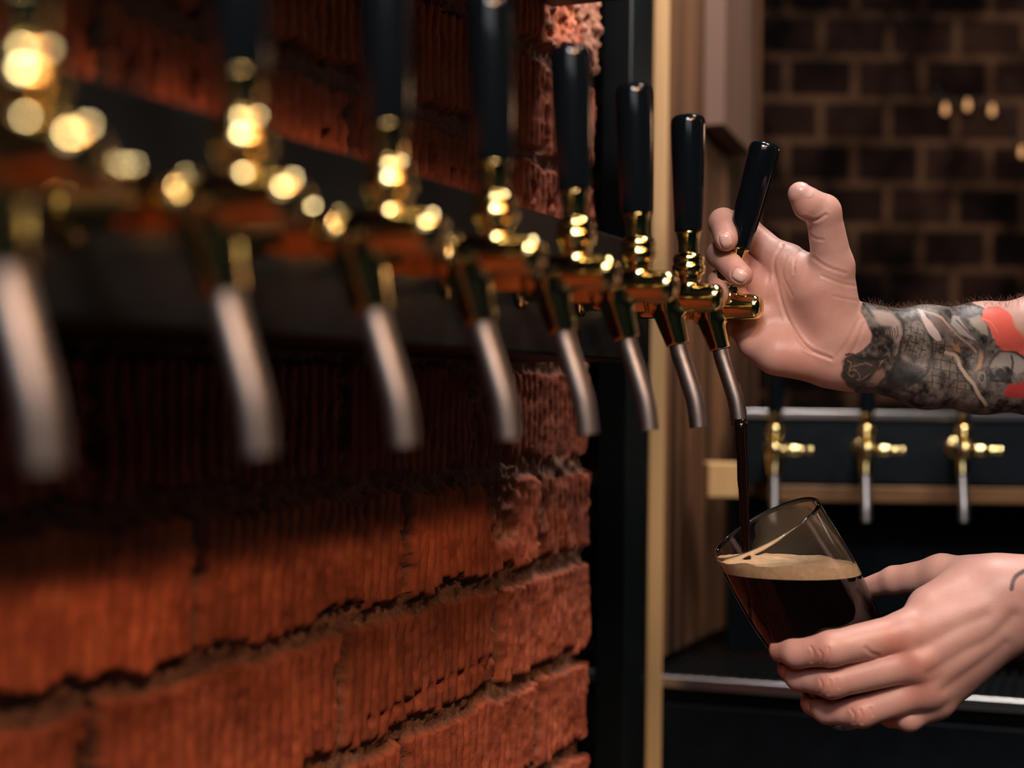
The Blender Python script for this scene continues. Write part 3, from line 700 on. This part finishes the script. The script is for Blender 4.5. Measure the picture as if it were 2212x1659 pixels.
def colour_right(V, Nn):
    p, d = to_px(V); col = np.tile(SKIN0, (len(V), 1)); n1 = fbm(V, 60, 4)
    def mixc(c, a):
        nonlocal col
        a = np.clip(a, 0, 1)[:, None]; col = col * (1 - a) + np.array(c) * a
    mixc((0.60, 0.28, 0.23), 0.55 * blob(p, (1745, 670), 75) + 0.5 * blob(p, (1720, 800), 60) + 0.4 * blob(p, (1640, 560), 60) + 0.5 * blob(p, (1610, 610), 30) + 0.4 * blob(p, (1725, 440), 35))
    mixc((0.64, 0.44, 0.36), 0.5 * blob(p, (1700, 700), 40))
    # ---- tattooed forearm
    w = np.stack([n1, fbm(V + 3, 60, 4)], 1); q = (p - np.array([1820, 620])) * 5.53 + w * 26
    u, v = q[:, 0], q[:, 1]; fine = fbm(V + 1, 420, 3); mid = fbm(V + 2, 160, 3)
    left = np.interp(v, [200, 300, 560, 640, 760, 860, 1060, 1200, 1400], [215, 215, 330, 300, 150, 20, -30, 40, 330])
    ink = np.clip((u - left) / 26, 0, 1) * (1 - np.clip((u - np.interp(v, [150, 240, 300, 620, 760, 1100, 1400], [1500, 1640, 1700, 1760, 2120, 2300, 2300])) / 26, 0, 1))
    g = 0.088 + 0.095 * mid + 0.05 * fine
    grey = np.stack([g * 1.08, g * 0.98, g * 0.86], 1)
    sel = np.clip(ink, 0, 1)[:, None]; col = col * (1 - sel) + np.clip(grey, 0.012, 1) * sel
    ink1 = ink
    def poly(pts, soft=14):
        pts = np.array(pts, float); x, y = u, v; ins = np.zeros(len(u), bool); dmin = np.full(len(u), 1e9)
        for a, b in zip(pts, np.roll(pts, -1, 0)):
            c = ((a[1] > y) != (b[1] > y)) & (x < (b[0] - a[0]) * (y - a[1]) / (b[1] - a[1] + 1e-9) + a[0]); ins ^= c
            dmin = np.minimum(dmin, seg_dist(q, a, b)[0])
        return np.clip(np.where(ins, dmin, -dmin) / soft + 0.5, 0, 1)
    def line(pts, wd): return np.clip((wd - line_dist(q, pts)) / 8 + 0.5, 0, 1)
    # pale head at the wrist with dark wrinkles
    mixc((0.40, 0.34, 0.29), 0.85 * poly([(360, 260), (560, 290), (660, 420), (710, 560), (670, 700), (600, 640), (560, 470), (450, 470), (400, 420)], 40))
    for k in range(7): mixc((0.05, 0.048, 0.042), 0.8 * line([(430 + 34 * k, 470 + 10 * (k % 3)), (470 + 30 * k, 560), (440 + 32 * k, 700 - 12 * k)], 6))
    # curls at the lower wrist
    mixc((0.035, 0.03, 0.026), 0.85 * poly([(10, 880), (60, 800), (250, 840), (440, 880), (460, 960), (330, 1100), (180, 1190), (40, 1180), (0, 1100)], 40))
    for k in range(3):
        t = np.linspace(0.4, 7.5, 24); mixc((0.30, 0.20, 0.15), 0.8 * line([(130 + (12 + 11 * a) * math.cos(a + k), 1050 + (10 + 9 * a) * math.sin(a + k)) for a in t], 7) * (k == 0))
    mixc((0.28, 0.19, 0.14), 0.7 * line([(60, 880), (110, 930), (90, 1010)], 9) + 0.7 * line([(130, 960), (260, 900), (350, 920)], 9) + 0.7 * line([(190, 1130), (300, 1060), (420, 950), (470, 860)], 8))
    mixc((0.30, 0.18, 0.135), 0.8 * poly([(400, 990), (480, 960), (545, 1060), (520, 1130), (400, 1180), (330, 1130)], 40))
    mixc((0.016, 0.016, 0.015), 0.85 * line([(40, 800), (110, 790), (250, 840), (420, 850), (520, 820)], 16) + 0.7 * line([(440, 900), (380, 1000), (260, 1120)], 12))
    # dark bands between the plates
    for L_, wd in (([(640, 330), (730, 450), (710, 620), (660, 850), (590, 1000), (420, 1180)], 26), ([(1040, 560), (1075, 700), (1040, 920), (960, 1060), (800, 1180)], 24), ([(860, 330), (970, 470), (1040, 560)], 12)):
        mixc((0.028, 0.028, 0.026), 0.9 * line(L_, wd))
    mixc((0.018, 0.022, 0.02), 0.85 * poly([(690, 860), (930, 970), (950, 1040), (720, 1220), (470, 1240), (560, 1080)], 50))
    # rows of plates
    ang = 0.28; a1 = (u * math.cos(ang) + v * math.sin(ang)); b1 = (-u * math.sin(ang) + v * math.cos(ang)); 
    pl = poly([(760, 380), (960, 470), (1010, 600), (990, 780), (880, 860), (700, 760), (720, 560)], 30)
    cell = np.minimum(np.abs((a1 / 88) % 1 - 0.5), np.abs((b1 / 100 + 0.5 * (np.floor(a1 / 88) % 2)) % 1 - 0.5) * 1.2)
    mixc((0.27, 0.235, 0.19), 0.75 * pl * (0.7 + 0.6 * mid)); mixc((0.03, 0.03, 0.028), 0.9 * pl * np.clip((0.10 - cell) / 0.05, 0, 1))
    pl2 = poly([(1080, 640), (1330, 620), (1560, 800), (1560, 1180), (1330, 1280), (1000, 1180), (1050, 950)], 30)
    c2 = np.minimum(np.abs(((u + 0.12 * v) / 104) % 1 - 0.5), np.abs(((v - 0.14 * u) / 96) % 1 - 0.5))
    mixc((0.20, 0.17, 0.135), 0.7 * pl2 * (0.6 + 0.8 * mid)); mixc((0.035, 0.034, 0.03), 0.85 * pl2 * np.clip((0.09 - c2) / 0.05, 0, 1))
    # feathers, ribbons, blade
    mixc((0.56, 0.46, 0.42), 0.95 * poly([(890, 285), (955, 300), (1010, 370), (1130, 500), (1185, 640), (1120, 650), (1030, 560), (975, 430)]))
    mixc((0.17, 0.12, 0.105), 0.8 * poly([(1000, 300), (1120, 340), (1290, 480), (1280, 560), (1150, 540), (1080, 430)], 20))
    mixc((0.42, 0.27, 0.2), 0.9 * line([(960, 300), (1180, 370), (1330, 530), (1480, 680), (1580, 780)], 12))
    mixc((0.40, 0.37, 0.34), 0.85 * poly([(1320, 350), (1380, 340), (1480, 450), (1600, 640), (1560, 640), (1420, 560), (1300, 440)], 16))
    mixc((0.06, 0.055, 0.06), 0.85 * line([(1380, 330), (1470, 310), (1490, 350)], 26) + 0.8 * line([(1380, 400), (1500, 520), (1600, 650), (1680, 800), (1660, 980)], 10))
    mixc((0.45, 0.41, 0.33), 0.7 * poly([(1520, 380), (1620, 330), (1700, 470), (1720, 600), (1640, 560)], 25))
    mixc((0.46, 0.24, 0.13), 0.85 * poly([(1280, 660), (1350, 690), (1380, 780), (1310, 760)], 16) + 0.8 * poly([(1610, 740), (1670, 840), (1660, 960), (1590, 1000), (1620, 880)], 18))
    mixc((0.47, 0.37, 0.28), 0.95 * line([(1225, 790), (1330, 815), (1420, 930), (1560, 1150), (1720, 1400)], 21))
    mixc((0.025, 0.024, 0.022), 0.6 * line([(1300, 850), (1390, 960), (1530, 1180), (1680, 1400)], 8))
    # helmet and medallion
    mixc((0.33, 0.29, 0.25), 0.75 * poly([(1760, 860), (1880, 790), (2060, 790), (2170, 880), (2160, 1010), (2060, 1060), (1960, 960), (1770, 960)], 24))
    mixc((0.03, 0.03, 0.03), 0.9 * (line([(1740, 960), (1790, 830), (1900, 765), (2070, 790), (2170, 850)], 9) + line([(2000, 820), (2010, 940), (1990, 1070)], 14) + line([(1770, 1000), (1800, 1110), (1960, 1130)], 16) + line([(1870, 1020), (1930, 1090)], 40)))
    t = np.linspace(0, 6.4, 20); mixc((0.30, 0.23, 0.17), 0.9 * line([(1668 + 44 * math.cos(a) , 1075 + 62 * math.sin(a)) for a in t], 9))
    # red blossom
    red = poly([(1650, 300), (1740, 240), (1870, 240), (1990, 310), (2060, 420), (2080, 500), (2180, 590), (2250, 740), (2180, 830), (2070, 770), (1900, 760), (1820, 690), (1760, 560), (1690, 440), (1640, 400)], 16)
    mixc((0.78, 0.125, 0.085), 0.95 * red); mixc((0.85, 0.35, 0.27), 0.6 * red * (line([(1640, 380), (1760, 450), (1840, 550)], 6)))
    mixc((0.52, 0.40, 0.22), 0.5 * line([(2050, 400), (2085, 500), (2180, 600), (2250, 740)], 20))
    mixc((0.45, 0.03, 0.03), 0.9 * poly([(1990, 1160), (2120, 1140), (2300, 1060), (2300, 1330), (2080, 1320), (1940, 1260)], 20))
    return col
def colour_left(V, Nn):
    p, d = to_px(V); col = np.tile(SKIN0 * np.array([1.0, 1.0, 1.02]), (len(V), 1))
    def mixc(c, a):
        nonlocal col
        a = np.clip(a, 0, 1)[:, None]; col = col * (1 - a) + np.array(c) * a
    mixc((0.58, 0.23, 0.17), 0.75 * blob(p, (1935, 1388), 38) + 0.6 * blob(p, (1985, 1440), 36) + 0.5 * blob(p, (1985, 1500), 36) + 0.4 * blob(p, (1775, 1415), 26) + 0.4 * blob(p, (1785, 1482), 26) + 0.4 * blob(p, (1855, 1545), 26) + 0.8 * blob(p, (1668, 1408), 20))
    mixc((0.03, 0.03, 0.05), 0.9 * np.clip((5.5 - line_dist(p, [(2185, 1272), (2190, 1252), (2204, 1238), (2240, 1222)])) / 3 + 0.3, 0, 1) * np.clip(-(Nn @ FW) * 5, 0, 1))
    return col
XF = 0.405
PB = np.array([0.72, 1.0, 0.0])
person = empty('person', PB)
tag(person, 'bartender with a tattooed forearm pulling the tap lever and holding the tilted glass', 'person')
def limb_mesh(L_, lines, colour, h):
    f = L_.field(); lo, hi = L_.bounds(XF); V, Q = skin(f, lo, hi, h)
    Nn = vert_normals(V, Q); V = wrinkle(V, Nn, lines, True); Nn = vert_normals(V, Q)
    return V, Q, colour(V, Nn), Nn
HV = 0.0009
VR, QR, CR, NR = limb_mesh(RHAND, R_LINES, colour_right, HV)
VL, QL, CL, NL = limb_mesh(LHAND, L_LINES, colour_left, HV)
# elbows, upper arms, neck and head (outside the frame) carry the same skin on
ELR, ELL = P(2620, 790, 1.07), P(2890, 1130, 0.905)
SHR, SHL = np.array([0.735, 1.185, 1.42]), np.array([0.735, 0.815, 1.42])
HC = np.array([0.715, 1.0, 1.625])
fR, fL = RHAND.field(), LHAND.field()
def arms_field(p):
    a = smin(smin(fR(p), cap(p, P(2500, 785, 1.055), ELR, 0.040, 0.040), 0.012), cap(p, ELR, SHR, 0.040, 0.050), 0.01)
    b = smin(smin(fL(p), cap(p, P(2560, 1210, 0.933), ELL, 0.036, 0.040), 0.012), cap(p, ELL, SHL, 0.040, 0.050), 0.01)
    return np.minimum(a, b)
I3 = np.eye(3)
def head_field(p):
    f = ell(p, HC + (0.012, 0, 0.03), I3, (0.098, 0.076, 0.088)); f = smin(f, ell(p, HC + (-0.022, 0, -0.035), I3, (0.066, 0.060, 0.078)), 0.03)
    f = smin(f, cap(p, HC + (-0.055, 0, -0.095), HC + (-0.062, 0, -0.09), 0.022, 0.02), 0.03)
    f = smin(f, cap(p, HC + (-0.082, 0, 0.012), HC + (-0.104, 0, -0.028), 0.008, 0.013), 0.012)
    for s_ in (-1, 1):
        f = smin(f, cap(p, HC + (-0.078, s_ * 0.018, 0.03), HC + (-0.066, s_ * 0.05, 0.028), 0.009, 0.008), 0.012)
        f = smax(f, -(np.linalg.norm(p - (HC + (-0.092, s_ * 0.033, 0.008)), axis=1) - 0.014), 0.010)
        f = smin(f, ell(p, HC + (0.012, s_ * 0.076, 0.0), I3, (0.018, 0.009, 0.032)), 0.004)
    f = smin(f, cap(p, HC + (-0.084, -0.02, -0.058), HC + (-0.084, 0.02, -0.058), 0.007, 0.007), 0.006)
    f = smin(f, cap(p, HC + (-0.080, -0.017, -0.071), HC + (-0.080, 0.017, -0.071), 0.007, 0.007), 0.006)
    return smin(f, cap(p, HC + (0.02, 0, -0.06), (0.75, 1.0, 1.40), 0.056, 0.064), 0.02)
VA, QA = skin(arms_field, (XF - 0.004, 0.68, 0.98), (0.82, 1.32, 1.52), 0.005)
VH, QH = skin(head_field, (0.58, 0.85, 1.36), (0.86, 1.15, 1.78), 0.004)
parts_ = [(VR, QR, CR), (VL, QL, CL), (VA, QA, np.tile(SKIN0, (len(VA), 1))), (VH, QH, np.tile(SKIN0, (len(VH), 1)))]
n_ = np.cumsum([0] + [len(q[0]) for q in parts_])
BV = np.concatenate([q[0] for q in parts_]); BQ = np.concatenate([q[1] + k for q, k in zip(parts_, n_)]); BC = np.concatenate([q[2] for q in parts_])
me = fast_mesh('body', BV - PB, BQ, M['skin']); set_attr(me, 'albedo', np.concatenate([BC, np.ones((len(BC), 1))], 1))
body = bpy.data.objects.new('body', me); C.objects.link(body); body.parent = person
M['nail'] = mat('fingernail', (0.74, 0.49, 0.44), 0.16, Subsurface_Weight=0.1, Subsurface_Scale=0.003)
def nail(f, c, tip, w, l, d0, nrm=None):
    """nail plate on the finger at sight line c, its free edge towards tip; w, l half sizes in mm"""
    ds = np.linspace(d0, d0 + 0.08, 400); pts = np.array([P(c[0], c[1], d) for d in ds]); v = f(pts); k = int(np.argmax(v < 0)); o = pts[k]
    def grad(x): e = 0.0004; g = np.array([(f(np.array([x + I3[i] * e])) - f(np.array([x - I3[i] * e])))[0] for i in range(3)]); return g / np.linalg.norm(g)
    n = grad(o)
    if nrm is not None:
        n = nrm[0] * RT + nrm[1] * UP - nrm[2] * FW; n = n / np.linalg.norm(n)
        o = o + n * 0.02
        for _ in range(60): o = o - n * max(-0.001, min(0.001, float(f(np.array([o]))[0])))
        n = grad(o)
    t2 = P(tip[0], tip[1], proj(o)[2]) - P(c[0], c[1], proj(o)[2]); t2 = t2 - n * (t2 @ n); t2 /= np.linalg.norm(t2); t1 = np.cross(t2, n)
    V, Q, m_ = [], [], 22
    for i in range(m_ + 1):
        for j in range(m_ + 1):
            a, b = i / m_ * 2 - 1, j / m_ * 2 - 1
            x, y = a * math.sqrt(1 - b * b / 2.6), b * math.sqrt(1 - a * a / 2.6); V.append((x, y))
    V = np.array(V); R_ = np.max(np.abs(np.array([[(i // (m_ + 1)) / m_ * 2 - 1, (i % (m_ + 1)) / m_ * 2 - 1] for i in range(len(V))])), axis=1)
    X = o + (V[:, 0:1] * w * t1 + V[:, 1:2] * l * t2) / 1000
    for _ in range(6): X = X - f(X)[:, None] * n
    X = X + n * (0.0007 * (1 - R_ ** 6) - 0.0003 * R_ ** 6 + 0.0003 * np.clip(V[:, 1], 0, 1) * (1 - R_ ** 8))[:, None]
    for i in range(m_):
        for j in range(m_):
            q = i * (m_ + 1) + j; Q.append((q, q + m_ + 1, q + m_ + 2, q + 1))
    ob = obj('fingernail', ([x - PB for x in X], Q), M['nail'], None); ob.parent = body; return ob
nail(fR, (1568, 519), (1574, 540), 4.3, 5.6, 0.94)
nail(fR, (1597, 595), (1622, 609), 4.3, 5.4, 0.94)
nail(fR, (1742, 410), (1722, 398), 5.5, 6.5, 0.93, (0.35, 1.0, 0.35))
nail(fL, (1692, 1444), (1682, 1436), 4.0, 4.6, 0.90, (-1.0, 0.0, 0.35))
nail(fL, (1742, 1524), (1732, 1516), 4.0, 4.6, 0.90, (-1.0, 0.0, 0.35))
# short hair along the top of the forearm
rg = np.random.RandomState(3); ppx, _d = to_px(VR)
cand = np.where((ppx[:, 0] > 1875) & (ppx[:, 0] < 2240) & (NR[:, 2] > 0.75))[0]; hv, hf = [], []
for k in rg.choice(cand, 520, replace=False):
    o = VR[k] - NR[k] * 0.0003; dr = NR[k] * rg.uniform(0.5, 1.0) + RT * rg.uniform(-0.9, 0.5) + FW * rg.uniform(-0.4, 0.4); dr /= np.linalg.norm(dr); ln = rg.uniform(0.003, 0.0075)
    v, q = tube([o, o + dr * ln * 0.5, o + dr * ln - UP * 0.0008], [0.00007, 0.00006, 0.00003], 3, False); hf += [tuple(i + len(hv) for i in w) for w in q]; hv += [x - PB for x in v]
ah = obj('arm_hair', (hv, hf), mat('arm_hair', (0.16, 0.075, 0.04), 0.5), person)
# clothes, hair, eyes
def shirt_field(p):
    f = ell(p, (0.765, 1.0, 1.26), I3, (0.120, 0.190, 0.23)); f = smin(f, ell(p, (0.765, 1.0, 1.02), I3, (0.118, 0.165, 0.24)), 0.05)
    f = smin(f, cap(p, (0.75, 0.85, 1.405), (0.75, 1.15, 1.405), 0.062, 0.062), 0.04)
    f = smin(f, cap(p, SHR, SHR + (ELR - SHR) * 0.62, 0.064, 0.058), 0.02); f = smin(f, cap(p, SHL, SHL + (ELL - SHL) * 0.62, 0.064, 0.058), 0.02)
    f = smin(f, cap(p, (0.75, 1.0, 1.40), (0.748, 1.0, 1.445), 0.075, 0.070), 0.02)
    f = np.maximum(f, 0.90 - p[:, 2]); return f + 0.003 * vnoise(p, 18)
def trouser_field(p):
    f = ell(p, (0.765, 1.0, 0.92), I3, (0.112, 0.158, 0.12))
    for s_ in (-1, 1):
        f = smin(f, cap(p, (0.765, 1 + s_ * 0.085, 0.88), (0.755, 1 + s_ * 0.10, 0.50), 0.086, 0.062), 0.03)
        f = smin(f, cap(p, (0.755, 1 + s_ * 0.10, 0.50), (0.775, 1 + s_ * 0.105, 0.09), 0.062, 0.052), 0.02)
    return np.maximum(f, p[:, 2] - 0.97) + 0.003 * vnoise(p, 20)
def shoe_field(p, s_):
    f = cap(p, (0.79, 1 + s_ * 0.105, 0.045), (0.62, 1 + s_ * 0.115, 0.036), 0.045, 0.036)
    f = smin(f, cap(p, (0.775, 1 + s_ * 0.105, 0.05), (0.775, 1 + s_ * 0.105, 0.12), 0.046, 0.042), 0.02)
    return np.maximum(f, 0.002 - p[:, 2])
def hair_field(p):
    f = ell(p, HC + (0.018, 0, 0.038), I3, (0.103, 0.083, 0.094)); f = smax(f, -(ell(p, HC + (-0.10, 0, -0.02), I3, (0.105, 0.12, 0.10))), 0.015)
    return np.maximum(f, HC[2] - 0.045 - p[:, 2]) + 0.003 * fbm(p, 60, 2)
def soft(name, f, lo, hi, h, m, parent):
    V, Q = skin(f, lo, hi, h); o = bpy.data.objects.new(name, fast_mesh(name, V - PB, Q, m)); C.objects.link(o); o.parent = parent; return o
M['cloth'] = noise_mat('black_cotton', (0.010, 0.010, 0.011), (0.018, 0.018, 0.019), 300, 0.9)
soft('shirt', shirt_field, (0.56, 0.70, 0.88), (0.93, 1.30, 1.50), 0.006, M['cloth'], person)
soft('trousers', trouser_field, (0.60, 0.76, 0.03), (0.93, 1.24, 1.0), 0.007, noise_mat('dark_denim', (0.012, 0.014, 0.020), (0.022, 0.025, 0.034), 300, 0.9), person)
for s_ in (-1, 1): soft('shoe', lambda p: shoe_field(p, s_), (0.54, 1 + s_ * 0.11 - 0.08, -0.01), (0.87, 1 + s_ * 0.11 + 0.08, 0.2), 0.005, M['cloth'], person)
soft('hair', hair_field, (0.58, 0.88, 1.54), (0.86, 1.12, 1.79), 0.004, noise_mat('dark_hair', (0.02, 0.012, 0.008), (0.05, 0.03, 0.02), 200, 0.5), person)
for s_ in (-1, 1): obj('eye', lathe([(0.012 * math.sin(a), -0.012 * math.cos(a)) for a in np.linspace(0.02, 3.12, 14)], 20, HC + (-0.0755, s_ * 0.033, 0.008) - PB, (-1, 0, 0)), mat('eye_white', (0.7, 0.68, 0.64), 0.15), person); obj('iris', lathe([(0.0055, 0.0109), (0.004, 0.0116), (0.0001, 0.0122)], 20, HC + (-0.0755, s_ * 0.033, 0.008) - PB, (-1, 0, 0)), mat('iris', (0.03, 0.02, 0.012), 0.1), person)
